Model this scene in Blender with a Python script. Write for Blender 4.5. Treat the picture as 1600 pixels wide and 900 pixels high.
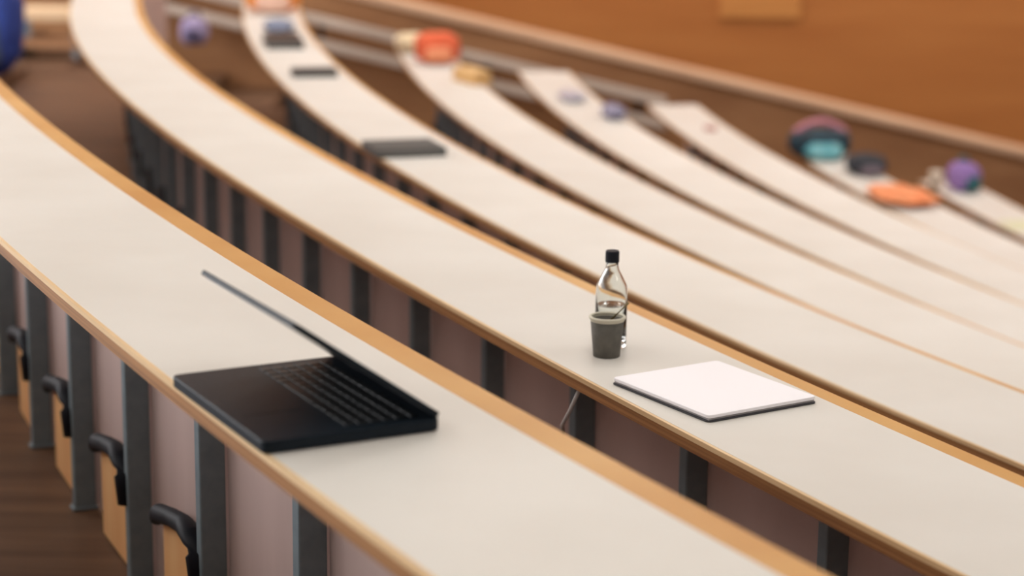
import bpy, bmesh, math, random
from mathutils import Vector, Matrix, noise
random.seed(4)
for o in list(bpy.data.objects): bpy.data.objects.remove(o)
C = bpy.context.scene.collection
PI = math.pi
ZO = 4.0                                   # height of the eye above the lowest level

# ---------------------------------------------------------------- camera
PITCH, ROLL = 0.225875, 0.012745
cp, sp, cr, sr = math.cos(PITCH), math.sin(PITCH), math.cos(ROLL), math.sin(ROLL)
Fv = Vector((0, cp, -sp)); Rv = Vector((1, 0, 0)); Uv = Rv.cross(Fv)
R2 = Rv*cr + Uv*sr; U2 = Uv*cr - Rv*sr
cd = bpy.data.cameras.new('camera'); cam = bpy.data.objects.new('camera', cd); C.objects.link(cam)
M = Matrix((R2, U2, -Fv)).transposed().to_4x4(); M.translation = Vector((0, 0, ZO)); cam.matrix_world = M
cd.sensor_width = 36; cd.lens = 3232.55/1600*36; cd.clip_start = 0.05; cd.clip_end = 200
cd.dof.use_dof = True; cd.dof.focus_distance = 3.25; cd.dof.aperture_fstop = 2.7
bpy.context.scene.camera = cam

# ---------------------------------------------------------------- light and exposure
w = bpy.data.worlds.new('world'); bpy.context.scene.world = w; w.use_nodes = True
w.node_tree.nodes['Background'].inputs[0].default_value = (1.0, .95, .9, 1)
w.node_tree.nodes['Background'].inputs[1].default_value = 0.25
vs = bpy.context.scene.view_settings
vs.view_transform = 'Standard'; vs.look = 'None'; vs.gamma = 1; vs.use_curve_mapping = False; vs.exposure = -0.04
LIGHTS = [(-4.0, 1.0), (0.5, 1.0), (5.0, 1.0), (-4.0, 6.0), (0.5, 6.0), (5.0, 6.0), (-4.0, 11.0), (0.5, 11.0), (5.0, 11.0)]
LW, LL, POWER, CEIL = 1.2, 2.6, 22.0, ZO+2.9
SIDEFILL = 125.0
WALLFILL = 72.0

# ---------------------------------------------------------------- materials
def mat(name, col, rough=.5, col2=None, scale=(6, 6, 6), metal=0, spec=.5, bump=0, trans=0, ior=1.45, detail=4, contrast=(.35, .65), coat=0, nscale=1.0):
    m = bpy.data.materials.new(name); m.use_nodes = True; nt = m.node_tree; b = nt.nodes['Principled BSDF']
    def lin(c): return tuple((x/255/12.92 if x/255 <= .04045 else ((x/255+.055)/1.055)**2.4) for x in c)+(1,)
    b.inputs['Base Color'].default_value = lin(col); b.inputs['Roughness'].default_value = rough
    b.inputs['Metallic'].default_value = metal; b.inputs['Specular IOR Level'].default_value = spec
    b.inputs['Transmission Weight'].default_value = trans; b.inputs['IOR'].default_value = ior
    b.inputs['Coat Weight'].default_value = coat
    tc = nt.nodes.new('ShaderNodeTexCoord'); mp = nt.nodes.new('ShaderNodeMapping'); n = nt.nodes.new('ShaderNodeTexNoise')
    mp.inputs['Scale'].default_value = scale; n.inputs['Detail'].default_value = detail; n.inputs['Scale'].default_value = nscale
    nt.links.new(tc.outputs['Object'], mp.inputs[0]); nt.links.new(mp.outputs[0], n.inputs['Vector'])
    if col2 is not None:
        r = nt.nodes.new('ShaderNodeValToRGB'); r.color_ramp.elements[0].color = lin(col); r.color_ramp.elements[1].color = lin(col2)
        r.color_ramp.elements[0].position, r.color_ramp.elements[1].position = contrast
        nt.links.new(n.outputs['Fac'], r.inputs[0]); nt.links.new(r.outputs[0], b.inputs['Base Color'])
    if bump:
        bp = nt.nodes.new('ShaderNodeBump'); bp.inputs['Strength'].default_value = bump; bp.inputs['Distance'].default_value = .01
        nt.links.new(n.outputs['Fac'], bp.inputs['Height']); nt.links.new(bp.outputs[0], b.inputs['Normal'])
    return m
LAM = mat('cream_laminate', (223, 220, 214), .5, (217, 213, 206), (3, 3, 3), spec=.3)
RIMW = mat('oiled_oak_rim', (214, 168, 104), .45, (196, 142, 76), (2.2, 2.2, 60), spec=.35)
EDGEHI = mat('pale_edge_highlight', (232, 202, 158), .45, (216, 182, 136), (2, 2, 60))  # highlight along the desk's near edge, put into the colour
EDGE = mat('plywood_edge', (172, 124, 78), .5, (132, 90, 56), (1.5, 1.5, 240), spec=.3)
STEEL = mat('dark_painted_steel', (128, 142, 150), .5, (118, 132, 140), (30, 30, 30), spec=.4)
PANEL = mat('pinkish_beech_panel', (208, 184, 178), .6, (198, 174, 168), (8, 8, 1.2), spec=.25)
PLY = mat('orange_plywood', (250, 200, 142), .5, (240, 178, 116), (9, 9, 1.5), spec=.35)
BLACKST = mat('black_steel', (18, 22, 32), .6, spec=.3)
FLOORM = mat('brown_parquet', (118, 88, 66), .55, (92, 66, 48), (1.2, 14, 3), spec=.3)
WALLW = mat('orange_veneer_wall', (190, 124, 68), .55, (176, 110, 58), (.5, 3, 5), spec=.25)
WALLP = mat('light_veneer_panel', (208, 144, 80), .55, (198, 134, 74), (.5, 3, 5), spec=.25)
BAL = mat('brown_veneer', (164, 120, 84), .6, (144, 102, 70), (1, 3, 4), spec=.2)
CAPM = mat('pale_beech_cap', (214, 180, 150), .5, (196, 158, 128), (1, 8, 8), spec=.3)
RAILM = mat('grey_brown_rail', (206, 190, 176), .45, (186, 170, 156), (2, 8, 8), spec=.4)
PLAST = mat('white_plaster', (214, 206, 196), .8, (206, 198, 188), (2, 2, 2))
CEILM = mat('ceiling_white', (226, 222, 214), .85)
LBLK = mat('matt_black_plastic', (18, 27, 36), .5, (22, 31, 40), (60, 60, 60), spec=.2)
KEYM = mat('key_black', (17, 20, 24), .5)
SCRM = mat('screen_black_glass', (10, 13, 18), .12, spec=.6)
def solid(name, c, r=.8, c2=None, s=(14, 14, 14), b=.15, **k): return mat(name, c, r, c2, s, bump=b, **k)

def emis(name, col, s):
    m = bpy.data.materials.new(name); m.use_nodes = True; b = m.node_tree.nodes['Principled BSDF']
    b.inputs['Emission Color'].default_value = (*col, 1); b.inputs['Emission Strength'].default_value = s; b.inputs['Base Color'].default_value = (.8, .8, .8, 1)
    return m

# ---------------------------------------------------------------- helpers
def obj(name, bm, m, parent=None, loc=None, rotz=None, smooth=False, bevel=0, seg=2, sub=0):
    me = bpy.data.meshes.new(name)
    bmesh.ops.recalc_face_normals(bm, faces=bm.faces[:])
    bm.to_mesh(me); bm.free(); me.materials.append(m)
    if smooth: me.polygons.foreach_set('use_smooth', [True]*len(me.polygons))
    o = bpy.data.objects.new(name, me); C.objects.link(o)
    if parent: o.parent = parent
    if loc is not None: o.location = loc
    if rotz is not None: o.rotation_euler = (0, 0, rotz)
    if bevel:
        b = o.modifiers.new('bevel', 'BEVEL'); b.width = bevel; b.segments = seg; b.limit_method = 'ANGLE'; b.angle_limit = .6
    if sub:
        s = o.modifiers.new('sub', 'SUBSURF'); s.levels = sub; s.render_levels = sub
    return o
def bx(bm, x0, x1, y0, y1, z0, z1):
    v = [bm.verts.new((x, y, z)) for x in (x0, x1) for y in (y0, y1) for z in (z0, z1)]
    for f in ((0, 1, 3, 2), (4, 6, 7, 5), (0, 4, 5, 1), (2, 3, 7, 6), (0, 2, 6, 4), (1, 5, 7, 3)): bm.faces.new([v[i] for i in f])
    return bm
def box(*a): return bx(bmesh.new(), *a)
def tube(bm, pts, r, n=8):
    pts = [Vector(p) for p in pts]; rings = []
    for i, p in enumerate(pts):
        d = (pts[min(i+1, len(pts)-1)]-pts[max(i-1, 0)]).normalized()
        a = Vector((0, 0, 1)) if abs(d.z) < .9 else Vector((1, 0, 0))
        u = d.cross(a).normalized(); v = d.cross(u); rr = r[i] if isinstance(r, (list, tuple)) else r
        rings.append([bm.verts.new(p+u*rr*math.cos(2*PI*k/n)+v*rr*math.sin(2*PI*k/n)) for k in range(n)])
    for a, b in zip(rings, rings[1:]):
        for k in range(n): bm.faces.new((a[k], a[(k+1) % n], b[(k+1) % n], b[k]))
    bm.faces.new(rings[0]); bm.faces.new(rings[-1]); return bm
def lathe(bm, prof, n=32, cap=True):
    rings = [[bm.verts.new((r*math.cos(2*PI*k/n), r*math.sin(2*PI*k/n), z)) for k in range(n)] for r, z in prof]
    for a, b in zip(rings, rings[1:]):
        for k in range(n): bm.faces.new((a[k], a[(k+1) % n], b[(k+1) % n], b[k]))
    if cap: bm.faces.new(rings[0]); bm.faces.new(rings[-1])
    return bm
def prism(bm, pts, y0, y1):                # outline in x-z, extruded along y
    a = [bm.verts.new((x, y0, z)) for x, z in pts]; b = [bm.verts.new((x, y1, z)) for x, z in pts]
    n = len(pts)
    for k in range(n): bm.faces.new((a[k], a[(k+1) % n], b[(k+1) % n], b[k]))
    bm.faces.new(a); bm.faces.new(b); return bm
def soft(dx, dy, dz, seed=0, amp=.12, sq=.55, fold=3.0, sub=4, droop=0):
    """a soft rounded body standing on z=0"""
    bm = bmesh.new(); bmesh.ops.create_icosphere(bm, subdivisions=sub, radius=1)
    for v in bm.verts:
        p = v.co.copy(); q = Vector([math.copysign(abs(c)**sq, c) for c in p])
        m = max(abs(c) for c in p); q = q*(.55+.45/ max(q.length, 1e-6)*1.0)
        nz = noise.noise(p*fold+Vector((seed*7.3, seed*1.7, 0)))
        q *= 1+amp*nz
        z = (q.z+1)/2
        v.co = Vector((q.x*dx/2*(1-droop*z), q.y*dy/2*(1-droop*z), max(0, z)*dz))
    return bm
def tag(o, label, cat, group=None):
    o['label'] = label; o['category'] = cat
    if group: o['group'] = group
    return o
def thing(name, label, cat, loc=(0, 0, 0), rotz=0, group=None):
    o = bpy.data.objects.new(name, None); C.objects.link(o); o.location = loc; o.rotation_euler = (0, 0, rotz); o.empty_display_size = .05
    return tag(o, label, cat, group)
def struct(name, bm, m, **k):
    o = obj(name, bm, m, **k); o['kind'] = 'structure'; return o

# ---------------------------------------------------------------- plan of the hall: arcs round one centre, each tier lower than the last
CX, CY = 24.80063, 15.46032
RAD = [28.3425, 27.4913, 26.6072, 25.6597, 24.8550, 24.0064, 23.0609, 22.20]
ZT = [-.7262, -.9242, -1.1689, -1.4478, -1.6473, -1.8576, -2.1380, -2.34]
POLY = {1: (-.00042, .0149, -.17113, .63922), 2: (-.00052, .01457, -.1297, .36312), 3: (.00028, -.00591, .03569, -.05756)}
RNG = {1: (10.26, 14.3), 2: (5.5, 13.5), 3: (2.46, 12.2)}
W, RIM, TH, DH = .3536, .046, .024, .74
def delta(i, arc):
    if i not in POLY: return 0
    a, b = RNG[i]; t = min(max(arc, a), b); p = POLY[i]
    return ((p[0]*t+p[1])*t+p[2])*t+p[3]
def P(i, arc, ins, dz=0, raw=False):
    """point on row i at arc length arc, ins metres inward from the user's edge"""
    R = RAD[i-1]; th = PI+arc/R; r = R-ins-(0 if raw else delta(i, arc))
    return Vector((CX+r*math.cos(th), CY+r*math.sin(th), ZO+ZT[i-1]+dz))
def ang(i, arc): return PI+arc/RAD[i-1]                 # outward radial direction
def end_arc(i):                                          # where the row meets the side aisle (y = 13.52)
    return RAD[i-1]*math.asin((CY-13.5)/RAD[i-1])
A1 = [17.2, 16.6, 16.0, 15.4, 14.9, 14.4, 13.9, 13.4]

def strip(i, a0, a1, ins0, ins1, z0, z1, step=.12):
    n = max(2, int((a1-a0)/step)); bm = bmesh.new(); rings = []
    for k in range(n+1):
        a = a0+(a1-a0)*k/n
        rings.append([bm.verts.new(P(i, a, s, z)) for s, z in ((ins0, z0), (ins1, z0), (ins1, z1), (ins0, z1))])
    for r, s in zip(rings, rings[1:]):
        for k in range(4): bm.faces.new((r[k], r[(k+1) % 4], s[(k+1) % 4], s[k]))
    bm.faces.new(rings[0]); bm.faces.new(rings[-1]); return bm

# ---------------------------------------------------------------- room shell
def tier_floor():
    bm = bmesh.new()
    # radii of the tier edges, outermost first
    rs = [31.0] + [RAD[0]+.87-.30] + [RAD[i]-.305 for i in range(8)] + [14.0]
    zs = [ZO-.50-DH] + [ZO+z-DH for z in ZT] + [ZO-2.55-DH]
    a1 = PI+.80; n = 90
    grid = []
    for k in range(n+1):
        row = []
        for j in range(len(zs)):
            for r in (rs[j], rs[j+1]):
                a0 = PI+math.asin((CY-(11.15 if j < 2 else 13.53))/r); th = a0+(a1-a0)*k/n
                row.append(bm.verts.new((CX+r*math.cos(th), CY+r*math.sin(th), zs[j])))
        grid.append(row)
    for a, b in zip(grid, grid[1:]):
        for k in range(len(a)-1): bm.faces.new((a[k], a[k+1], b[k+1], b[k]))
    return bm
struct('floor', tier_floor(), FLOORM)
# added, unseen low parapet that shades the floor of the nearest row
g = bmesh.new(); rg = []
for k in range(61):
    th = PI+.155+.62*k/60
    rg.append([g.verts.new((CX+rr*math.cos(th), CY+rr*math.sin(th), zz)) for rr, zz in ((28.915, ZO-1.47), (29.015, ZO-1.47), (29.015, ZO-.92), (28.915, ZO-.92))])
for a, b in zip(rg, rg[1:]):
    for k in range(4): g.faces.new((a[k], a[(k+1) % 4], b[(k+1) % 4], b[k]))
g.faces.new(rg[0]); g.faces.new(rg[-1])
struct('added_shade_wall', g, BAL)
# parapet beside the side aisle with its sloping cap, and the tall veneered wall behind it
def capz(x): return ZO-1.53-.224*x
xs0, xs1 = -6.5, 9.0
g = bmesh.new(); x = xs0
while x < xs1:                              # steps of the side aisle
    z = capz(x+.22)-.87; bx(g, x, x+.44, 13.53, 15.06, z-.6, z); x += .44
struct('floor_landing', box(-6.5, -3.02, 11.10, 13.53, ZO+ZT[1]-DH-.4, ZO+ZT[1]-DH-.003), FLOORM)
struct('floor_aisle', g, FLOORM)
struct('trim_1', prism(bmesh.new(), [(xs0, ZO-5), (xs1, ZO-5), (xs1, capz(xs1)-.05), (xs0, capz(xs0)-.05)], 15.05, 15.20), BAL)
struct('trim_2', prism(bmesh.new(), [(xs0, capz(xs0)-.055), (xs1, capz(xs1)-.055), (xs1, capz(xs1)), (xs0, capz(xs0))], 15.0, 15.36), CAPM, bevel=.008)
struct('wall_far', box(-8, 14, 17.5, 17.7, ZO-6, CEIL), WALLW)
struct('trim_3', box(1.72, 2.40, 17.475, 17.5, ZO-1.66, ZO+1.2), WALLP, bevel=.005)
struct('wall_left', box(-8.2, -8, -5, 17.7, ZO-6, CEIL), PLAST)
FILLGLOW = emis('fill_glow', (.92, .96, 1), 2.2)
for k, y in enumerate((-3.2, .4, 4.0, 7.6, 11.2)):  # added, unseen windows: side fill for the panels under the desks
    wb = bmesh.new()
    for a in ((y, y+.08, ZO-2.2, ZO+2.2), (y+2.92, y+3.0, ZO-2.2, ZO+2.2), (y+.08, y+2.92, ZO-2.2, ZO-2.12), (y+.08, y+2.92, ZO+2.12, ZO+2.2), (y+1.46, y+1.54, ZO-2.12, ZO+2.12)):
        bx(wb, -8.0, -7.9, *a)
    wo = struct('window_%d' % (k+1), wb, CEILM)
    obj('pane', box(-7.99, -7.97, y+.08, y+2.92, ZO-2.12, ZO+2.12), FILLGLOW, wo)
    ld = bpy.data.lights.new('window_light', 'AREA'); ld.shape = 'RECTANGLE'; ld.size = 4.2; ld.size_y = 2.8; ld.energy = SIDEFILL*(.1, .3, 1.0, 2.0, 2.1)[k]; ld.color = (.97, .97, 1)
    lo = bpy.data.objects.new('window_light', ld); C.objects.link(lo); lo.location = (-7.85, y+1.5, ZO); lo.rotation_euler = (0, -PI/2, 0)
struct('wall_right', box(14, 14.2, -5, 17.7, ZO-6, CEIL), PLAST)
struct('wall_back', box(-8.2, 14.2, -5.2, -5, ZO-6, CEIL), PLAST)
struct('ceiling', box(-8.2, 14.2, -5.2, 17.7, CEIL, CEIL+.15), CEILM)
GLOW = emis('lamp_diffuser', (1, .93, .84), 3.0)
for k, x in enumerate((-5, -1.5, 2, 5.5, 9)):          # added fill lamps, out of view, that brighten the veneered wall
    t = thing('wall_fill', 'added long slim fill lamp brightening the veneered wall', 'light', (x, 16.2, CEIL), 0, 'added wall fill lamps')
    wb = bmesh.new(); bx(wb, -1.25, 1.25, -.12, -.10, -.09, 0); bx(wb, -1.25, 1.25, .10, .12, -.05, 0); bx(wb, -1.25, -1.23, -.10, .10, -.09, 0); bx(wb, 1.23, 1.25, -.10, .10, -.09, 0)
    obj('housing', wb, CEILM, t); obj('diffuser', box(-1.23, 1.23, -.10, .10, -.04, -.03), GLOW, t)
    ld = bpy.data.lights.new('wall_fill_light', 'AREA'); ld.shape = 'RECTANGLE'; ld.size = 2.3; ld.size_y = .18; ld.energy = WALLFILL; ld.color = (1, .95, .9)
    lo = bpy.data.objects.new('wall_fill_light', ld); C.objects.link(lo); lo.parent = t; lo.location = (0, 0, -.06); lo.rotation_euler = (math.radians(12), 0, 0)
for k, (x, y) in enumerate(LIGHTS):
    t = thing('ceiling_light', 'flat rectangular ceiling luminaire with white frame', 'light', (x, y, CEIL), 0, 'ceiling luminaires above the desks')
    bm = bmesh.new()
    for a in ((-LW/2-.04, -LW/2, -LL/2-.04, LL/2+.04), (LW/2, LW/2+.04, -LL/2-.04, LL/2+.04), (-LW/2, LW/2, -LL/2-.04, -LL/2), (-LW/2, LW/2, LL/2, LL/2+.04)):
        bx(bm, *a, -.07, 0)
    obj('frame', bm, CEILM, t); obj('diffuser', box(-LW/2, LW/2, -LL/2, LL/2, -.05, -.03), GLOW, t)
    ld = bpy.data.lights.new('luminaire_light', 'AREA'); ld.shape = 'RECTANGLE'; ld.size = LW; ld.size_y = LL; ld.energy = POWER*(.70 if y < 3 else 1.25 if y < 8 else 1.8)*(2.4 if x > 3 else .35 if x < 0 else 1); ld.color = (1, .985, .975)
    lo = bpy.data.objects.new('luminaire_light', ld); C.objects.link(lo); lo.parent = t; lo.location = (0, 0, -.075)

# ---------------------------------------------------------------- desk rows
DL = ['nearest curved cream desk with the large open black laptop on it',
      'second curved cream desk with the bottle, dark cup and white notebook on it',
      'third curved cream desk with a thin dark folder hanging over its near edge',
      'fourth curved cream desk with the red pouch at its far end',
      'fifth curved cream desk, its clipped far end next to a clear crumpled bag',
      'sixth curved cream desk with only a tiny reddish eraser near its far end',
      'seventh curved cream desk with teal bag and orange scarf at its far end',
      'farthest curved cream desk with the purple pouch at its far end']
PH = {1: (11.20-.483*20, .483), 2: (12.894-.448*26, .448)}
for i in range(1, 9):
    a0, a1 = end_arc(i), A1[i-1]
    if i == 1: a0 = RAD[0]*math.asin((CY-11.0)/RAD[0])
    root = thing('lecture_desk', DL[i-1], 'desk', P(i, (a0+a1)/2, .27, -DH, True), 0, 'curved desk rows of the lecture hall')
    inv = Matrix.Translation(-root.location)
    W = (.3536, .337, .342, .338, .338, .338, .338, .338)[i-1]; RIM = (.046, .036, .018, .014, .012, .010, .010, .010)[i-1]
    def part(name, bm, m, parent=root, **k):
        bmesh.ops.transform(bm, matrix=inv, verts=bm.verts[:]); return obj(name, bm, m, parent, **k)
    top = part('desktop', strip(i, a0, a1, .004, W-RIM, -TH, 0), LAM)
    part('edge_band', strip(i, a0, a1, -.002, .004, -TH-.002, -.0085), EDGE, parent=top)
    part('edge_highlight', strip(i, a0, a1, -.002, .004, -.0084, -.0005), EDGEHI, parent=top)
    part('wooden_rim', strip(i, a0, a1, W-RIM, W, -TH-.004, -.0003), RIMW, bevel=.002)
    # uprights, panels, brackets: one of each kind, copied along the arc
    ph, s = PH.get(i, (0.13*i, .46))
    proto = None; a = ph
    while a < a0+.12: a += s
    R = RAD[i-1]
    def curved(x0, x1, r0, r1, z0, z1, n=4):           # local frame: +x inward, +y towards larger arc
        bm = bmesh.new(); rings = []
        for k in range(n+1):
            t = x0+(x1-x0)*k/n; dev = t*t/(2*R)
            rings.append([bm.verts.new((r+dev, t, z)) for r, z in ((r0, z0), (r1, z0), (r1, z1), (r0, z1))])
        for p, q in zip(rings, rings[1:]):
            for k in range(4): bm.faces.new((p[k], p[(k+1) % 4], q[(k+1) % 4], q[k]))
        bm.faces.new(rings[0]); bm.faces.new(rings[-1]); return bm
    while a < a1-.05:
        pos = P(i, a, .27, -DH) - root.location; rz = ang(i, a)+PI; last = a+s > a1-.05
        if proto is None:
            leg = box(-.016, .030, -.014, .014, 0, DH-TH-.001); bx(leg, -.022, .034, -.018, .018, 0, .008)
            pl = curved(.0145, s-.0145, .034, .050, .17, DH-TH-.002)
            kp = curved(.02, s*.62, .004, .022, .003, .205)
            br = bmesh.new()
            tube(br, [(-.012, .014, .16), (-.012, .020, .215), (-.010, .05, .238), (-.006, .12, .238), (-.004, .20, .225), (-.003, s*.60, .205), (-.002, s*.64, .190)], [.018, .022, .021, .018, .017, .018, .015], 12)
            kb = curved(.0145, s-.0145, .036, .046, 0, .169)
            ms = [obj('leg', leg, STEEL, root, bevel=.003), obj('panel', pl, PANEL, root), obj('kick_panel', kp, PLY, root, bevel=.004), obj('bracket', br, BLACKST, root, smooth=True), obj('lower_panel', kb, PANEL, root)]
            proto = ms
        else:
            ms = []
            for k, q in enumerate(proto):
                if last and k > 0: continue
                c = q.copy(); C.objects.link(c); c.parent = root; ms.append(c)
        for c in ms: c.location = pos; c.rotation_euler = (0, 0, rz)
        a += s

# ---------------------------------------------------------------- open black laptop
LA = -1.08233; LWD, LDP = .3254, .2272
lt = thing('laptop', 'large open black laptop half folded on the nearest desk', 'laptop', (-.4367, 2.5659, ZO+ZT[0]), LA)
def rslab(x0, x1, y0, y1, z0, z1, r=.012, n=5):
    bm = bmesh.new(); pts = []
    for cx, cy, s in ((x1-r, y1-r, 0), (x0+r, y1-r, 1), (x0+r, y0+r, 2), (x1-r, y0+r, 3)):
        for k in range(n+1):
            t = (s+k/n)*PI/2; pts.append((cx+r*math.cos(t), cy+r*math.sin(t)))
    a = [bm.verts.new((x, y, z0)) for x, y in pts]; b = [bm.verts.new((x, y, z1)) for x, y in pts]; m = len(pts)
    for k in range(m): bm.faces.new((a[k], a[(k+1) % m], b[(k+1) % m], b[k]))
    bm.faces.new(a); bm.faces.new(b); return bm
base = obj('base', rslab(0, LWD, 0, LDP, .0015, .0165, .010), LBLK, lt, bevel=.002)
ks = bmesh.new()
for r in range(6):
    n = 14; h = .014 if r else .009; y = .205-.0165*r - (0 if r == 0 else -.003)
    for k in range(n):
        if r == 5 and 4 <= k <= 8:
            if k == 4: bx(ks, .02+.0206*4, .02+.0206*9-.003, y-h, y, .0163, .0178)
            continue
        x = .02+.0206*k; bx(ks, x, x+.0176, y-h, y, .0163, .0178)
obj('keyboard', ks, KEYM, base, bevel=.0006, seg=1)
obj('trackpad', rslab(.108, .218, .016, .092, .0164, .0168, .004), LBLK, base)
ft = bmesh.new()
for x, y in ((.03, .03), (LWD-.03, .03), (.03, LDP-.03), (LWD-.03, LDP-.03)): bmesh.ops.create_cone(ft, cap_ends=True, segments=16, radius1=.007, radius2=.007, depth=.0015, matrix=Matrix.Translation((x, y, .00075)))
obj('rubber_feet', ft, KEYM, base)
hg = bmesh.new()
for x in (.05, LWD-.09): tube(hg, [(x, LDP+.001, .015), (x+.04, LDP+.001, .015)], .0055, 12)
obj('hinge', hg, LBLK, lt, smooth=False)
lid = obj('lid', rslab(0, LWD, 0, LDP, -.0035, .0035, .010), LBLK, lt, bevel=.0015)
LID = math.radians(35.3)
lid.matrix_local = Matrix.Translation((0, LDP, .0185)) @ Matrix.Rotation(PI-LID, 4, 'X')
obj('screen', rslab(.008, LWD-.008, .012, LDP-.008, .0034, .0040, .004), SCRM, lid)

# ---------------------------------------------------------------- cup, bottle and white notebook on the second desk
p = P(2, 12.425, .108, 0, True)
cup = thing('cup', 'small dark grey tapered cup with a pale rim on the second desk', 'cup', p)
obj('body', lathe(bmesh.new(), [(.022, 0), (.0235, .001), (.0295, .066), (.0275, .066), (.0215, .004)], 40), solid('grey_green_card', (88, 86, 80), .7, (102, 99, 92), (60, 60, 60)), cup, smooth=True)
rm = bmesh.new(); tube(rm, [(.0298*math.cos(t*PI/18), .0298*math.sin(t*PI/18), .070) for t in range(37)], .0028, 8)
lathe(rm, [(.0295, .064), (.0305, .066), (.0305, .072), (.0285, .072), (.0280, .064)], 40, False)
obj('rim', rm, solid('pale_card', (206, 202, 184), .6), cup, smooth=True)
st = bmesh.new(); tube(st, [(-.004, .0, .010), (.008, .002, .066), (.036, .0, .096)], .0024, 8)  # rod standing in for the dark desk gap refracted by the bottle
obj('refracted_streak', st, solid('olive_streak', (120, 104, 66), .6), cup, smooth=True)
p = P(2, 12.365, .142, 0, True)+Vector((.005, 0, 0))
bt = thing('bottle', 'clear glass bottle with black cap standing behind the cup', 'bottle', p)
GL = mat('clear_glass', (238, 240, 236), .03, trans=1, ior=1.45); GL.node_tree.nodes['Principled BSDF'].inputs['Base Color'].default_value = (.93, .95, .93, 1)
WT = mat('water', (250, 250, 250), .0, trans=1, ior=1.33); WT.node_tree.nodes['Principled BSDF'].inputs['Base Color'].default_value = (.97, .98, .97, 1)
outer = [(.0001, .003), (.010, .002), (.0255, 0), (.0278, .003), (.0282, .008), (.0282, .098), (.0268, .112), (.019, .128), (.013, .139), (.0110, .147), (.0110, .160)]
inner = [(.0090, .160), (.0090, .147), (.011, .139), (.017, .127), (.0248, .111), (.0262, .098), (.0262, .008), (.010, .005), (.0001, .005)]
g = bmesh.new(); lathe(g, outer+inner, 40, False); obj('glass', g, GL, bt, smooth=True)
g = bmesh.new(); lathe(g, [(.009, .0056), (.0257, .0085), (.0257, .076), (.0001, .076)], 40); obj('water', g, WT, bt, smooth=False)
g = bmesh.new(); lathe(g, [(.0120, .1535), (.0124, .155), (.0124, .172), (.0112, .174), (.001, .174)], 28); obj('cap', g, BLACKST, bt, smooth=False)
# white notebook
c0 = P(2, 12.590, .028, 0, True); c1 = P(2, 12.853, .056, 0, True); c3 = P(2, 12.548, .240, 0, True)
ux = (c1-c0).normalized(); an = math.atan2(ux.y, ux.x)
nb = thing('notebook', 'closed white notebook with thin dark lower edge beside the cup', 'notebook', (c0.x, c0.y, c0.z), an)
NW, ND = .262, .222
obj('cover', rslab(.001, NW-.001, .001, ND-.001, .0065, .0120, .008), solid('white_cover', (250, 249, 255), .5, b=0), nb, bevel=.001)
obj('back_cover', rslab(0, NW, 0, ND, 0, .0030, .008), solid('dark_grey_card', (58, 58, 62), .6), nb, bevel=.0008)
obj('pages', box(.004, NW-.004, .004, ND-.004, .0030, .0065), solid('page_grey', (190, 188, 192), .8), nb)
# cable hanging under the second desk
cb = bmesh.new(); q0 = P(2, 12.50, .012, -.034); q1 = P(2, 12.43, .02, -.13)
tube(cb, [q0, q0.lerp(q1, .3)+Vector((-.006, 0, -.01)), q0.lerp(q1, .7)+Vector((-.010, 0, -.008)), q1], .0035, 8)
tag(obj('cable', cb, solid('white_cable', (205, 205, 205), .5, b=0), smooth=True), 'short pale cable hanging from the near edge of the second desk', 'cable')

# ---------------------------------------------------------------- things on the third desk
def at(i, arc, ins, dz=0): return P(i, arc, ins, dz, True)
def rot(i, arc): return ang(i, arc)+PI               # x inward, y towards larger arc
DK = solid('dark_grey_cloth_cover', (66, 70, 70), .6); BKC = solid('black_cover', (20, 20, 25), .55)
def notebook(i, arc, ins, wx, ly, h, m, name, label, cat, dr=0):
    t = thing(name, label, cat, at(i, arc, ins), rot(i, arc)+dr)
    obj('back_cover', rslab(-wx/2, wx/2, -ly/2, ly/2, 0, h*.2, .006), m, t)
    obj('pages', box(-wx/2+.003, wx/2-.003, -ly/2+.003, ly/2-.003, h*.2, h*.8), solid('grey_pages', (120, 120, 118), .8), t)
    obj('front_cover', rslab(-wx/2, wx/2, -ly/2, ly/2, h*.8, h, .006), m, t); return t
notebook(3, 8.43, .10, .25, .24, .028, DK, 'folder', 'dark grey folder hanging over the near edge of the third desk', 'folder')
notebook(3, 6.23, .178, .20, .14, .030, BKC, 'tablet_case', 'thin dark tablet case lying across the third desk beyond the folder', 'case')
notebook(3, 4.95, .165, .18, .42, .040, BKC, 'notebook', 'black notebook on the third desk between tablet case and orange bag', 'notebook')
o = tag(obj('scarf', soft(.16, .45, .05, 5, .2, .7), solid('blue_grey_knit', (128, 136, 158), .9), None, at(3, 4.2, .19), rot(3, 4.2), smooth=True), 'blue-grey folded scarf behind the black notebook on third desk', 'scarf')
def bag(name, label, cat, loc, rz, dx, dy, dz, m, m2, seed, strap=True, group=None, sq=.55):
    t = thing(name, label, cat, loc, rz, group)
    obj('body', soft(dx, dy, dz, seed, .10, sq), m, t, smooth=True)
    pb = soft(dx*.62, dy*.4, dz*.55, seed+1, .08, sq); bmesh.ops.translate(pb, vec=(0, -dy*.42, dz*.06), verts=pb.verts[:]); obj('front_pocket', pb, m2, t, smooth=True)
    if strap:
        sb = bmesh.new(); tube(sb, [(math.cos(k*PI/10)*dx*.22, dy*.05, dz*.90+math.sin(k*PI/10)*dz*.26) for k in range(11)], .012, 8); obj('handle', sb, m2, t, smooth=True)
    return t
bag('tote_bag', 'orange soft bag at the far end of the third desk', 'bag', at(3, 3.25, .18), rot(3, 2.8), .33, .20, .20,
    solid('orange_canvas', (244, 164, 88), .8, (236, 142, 66)), solid('pinkish_canvas', (238, 196, 176), .8), 3)
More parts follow.
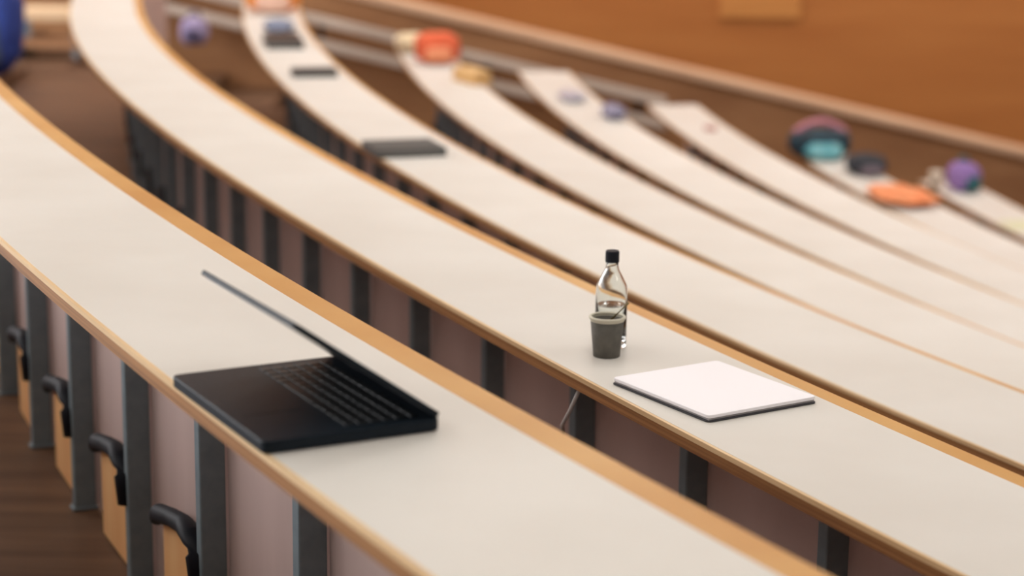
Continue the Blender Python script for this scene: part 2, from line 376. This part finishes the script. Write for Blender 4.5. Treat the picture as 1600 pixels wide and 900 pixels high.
# ---------------------------------------------------------------- fourth desk
tag(obj('paper_bag', soft(.20, .30, .11, 9, .35, .7, 2.5), solid('cream_paper', (240, 222, 188), .8, (228, 206, 168)), None, at(4, 2.70, .075), rot(4, 2.7), smooth=True), 'cream crumpled paper bag at the tip of the fourth desk', 'paper bag')
bag('pouch', 'red-orange soft pouch beside the cream paper bag on fourth desk', 'pouch', at(4, 3.28, .19), rot(4, 3.3), .27, .26, .185,
    solid('red_orange_fabric', (226, 108, 70), .8, (218, 92, 56)), solid('salmon_fabric', (236, 150, 110), .8), 6, strap=False)
t = thing('wooden_box', 'small tan open box on fourth desk in front of the red pouch', 'box', at(4, 4.2, .285), rot(4, 4.2)+.3)
g = bmesh.new(); bx(g, -.05, .05, -.14, .14, 0, .008); bx(g, -.05, -.044, -.14, .14, .008, .07); bx(g, .044, .05, -.14, .14, .008, .07); bx(g, -.044, .044, -.14, -.134, .008, .07); bx(g, -.044, .044, .134, .14, .008, .07)
obj('shell', g, solid('tan_card', (214, 170, 112), .7, b=0), t); obj('lid', box(-.05, .05, -.14, .14, .07, .076), solid('tan_lid', (222, 184, 130), .7, b=0), t, bevel=.002)
# ---------------------------------------------------------------- fifth, sixth desk
tag(obj('plastic_bag', soft(.14, .34, .05, 12, .4, .8, 2.5), solid('greyish_film', (196, 192, 204), .35, (176, 176, 190)), None, at(5, 3.35, .17), rot(5, 3.35), smooth=True), 'pale grey crumpled plastic bag on the fifth desk', 'plastic bag')
tag(obj('cloth', soft(.12, .30, .075, 14, .35, .8, 2.5), solid('lilac_grey_cloth', (150, 144, 166), .8, (130, 128, 150)), None, at(5, 4.1, .27), rot(5, 4.1), smooth=True), 'lilac-grey crumpled cloth at the far rim of the fifth desk', 'cloth')
tag(obj('eraser', rslab(-.03, .03, -.05, .05, 0, .02, .006), solid('dusty_red_rubber', (178, 120, 112), .7), None, at(6, 3.07, .20), rot(6, 3.07), bevel=.003), 'tiny dusty red eraser on the sixth desk', 'eraser')
# ---------------------------------------------------------------- seventh desk
t = bag('handbag', 'teal and black bag with pink strap at the seventh desk end', 'bag', at(7, 2.35, .10), rot(7, 2.3), .40, .26, .20,
    solid('dark_teal_leather', (22, 62, 78), .5, (14, 34, 46)), solid('pale_cyan_fabric', (150, 208, 214), .6, (96, 176, 190)), 21, strap=False)
sb = bmesh.new(); tube(sb, [(-.17+.34*k/10, 0, .17+.07*math.sin(k*PI/10)) for k in range(11)], .020, 8); obj('strap', sb, solid('dusty_pink', (206, 140, 156), .7), t, smooth=True)
bag('shoulder_bag', 'dark grey slouching bag between the teal bag and orange scarf', 'bag', at(7, 2.92, .245), rot(7, 2.9), .24, .30, .12,
    solid('charcoal_fabric', (50, 54, 60), .8, (38, 42, 50)), solid('plum_grey', (108, 96, 104), .8), 24, strap=False)
tag(obj('scarf', soft(.34, .55, .065, 31, .35, .8, 2.2), solid('orange_wool', (238, 164, 118), .9, (228, 132, 84)), None, at(7, 3.85, .16), rot(7, 3.85), smooth=True), 'orange scarf spread on the seventh desk', 'scarf')
# ---------------------------------------------------------------- farthest desk
bag('pouch', 'purple pouch with teal side pocket at the farthest desk end', 'pouch', at(8, 2.35, .17), rot(8, 2.3)+.3, .17, .24, .19,
    solid('purple_fabric', (158, 128, 186), .8, (134, 102, 166)), solid('teal_mesh', (40, 92, 98), .7), 41)
t = thing('paper_cup', 'pale beige paper cup left of the purple pouch', 'cup', at(8, 2.25, .02))
obj('body', lathe(bmesh.new(), [(.032, 0), (.042, .10), (.040, .10), (.031, .004)], 28), solid('beige_card', (206, 188, 166), .7), t, smooth=True)
obj('lid', lathe(bmesh.new(), [(.044, .098), (.044, .106), (.036, .114), (.001, .114)], 28), solid('ivory_plastic', (226, 216, 200), .5), t)
tag(obj('paper_sheet', rslab(-.10, .10, -.14, .14, 0, .004, .003), solid('greenish_paper', (214, 214, 180), .8, b=0), None, at(8, 3.5, .13), rot(8, 3.5)), 'pale greenish paper pad on the farthest desk near the frame edge', 'paper')

# ---------------------------------------------------------------- side aisle: twin sloping handrail, bags
hr = thing('handrail', 'grey-brown twin handrail sloping down the side aisle wall', 'handrail', (0, 14.9, ZO-1.85))
for off in (-.22, -.39):
    g = prism(bmesh.new(), [(-5.5, 1.85-1.53+.224*5.5+off-.07), (1.1, 1.85-1.53-.224*1.1+off-.07), (1.1, 1.85-1.53-.224*1.1+off), (-5.5, 1.85-1.53+.224*5.5+off)], -.03, .03)
    obj('rail', g, RAILM, hr, bevel=.012)
for x in (-5, -3.8, -2.6, -1.4, -.2, .9):
    z = 1.85-1.53-.224*x
    g = bmesh.new(); bx(g, x-.02, x+.02, .03, .15, z-.27, z-.24); bx(g, x-.02, x+.02, .03, .15, z-.44, z-.41); bx(g, x-.02, x+.02, .03, .045, z-.46, z-.22)
    obj('bracket', g, BLACKST, hr)
bag('drawstring_bag', 'lavender drawstring bag hanging on the handrail of the side aisle', 'bag', (-2.28, 14.72, ZO-1.64), 0, .20, .13, .20,
    solid('lavender_fabric', (170, 156, 190), .8, (146, 132, 170)), solid('dark_violet', (74, 66, 92), .8), 61)
t = thing('bench', 'low beige bench with a brown shelf behind the blue backpack', 'bench', (-3.20, 14.3, ZO-1.53+.224*3.2-.87))
obj('seat', box(-.215, .215, -.16, .16, .26, .34), solid('beige_beech', (226, 196, 160), .5, (212, 180, 142), b=0), t, bevel=.01)
obj('shelf', box(-.21, .21, -.15, .15, .07, .12), solid('brown_beech', (164, 120, 84), .6, b=0), t, bevel=.005)
for x in (-.19, .19):
    for y in (-.13, .13): obj('leg', box(x-.018, x+.018, y-.018, y+.018, 0, .261), STEEL, t, bevel=.003)
t = bag('backpack', 'blue backpack with slate pocket standing at the upper left corner', 'backpack', (-3.33, 13.15, ZO+ZT[1]-DH-.002), -.2, .42, .30, .66,
    solid('royal_blue_nylon', (40, 66, 146), .7, (30, 50, 120)), solid('slate_nylon', (74, 92, 116), .7), 51)

bpy.context.view_layer.update()
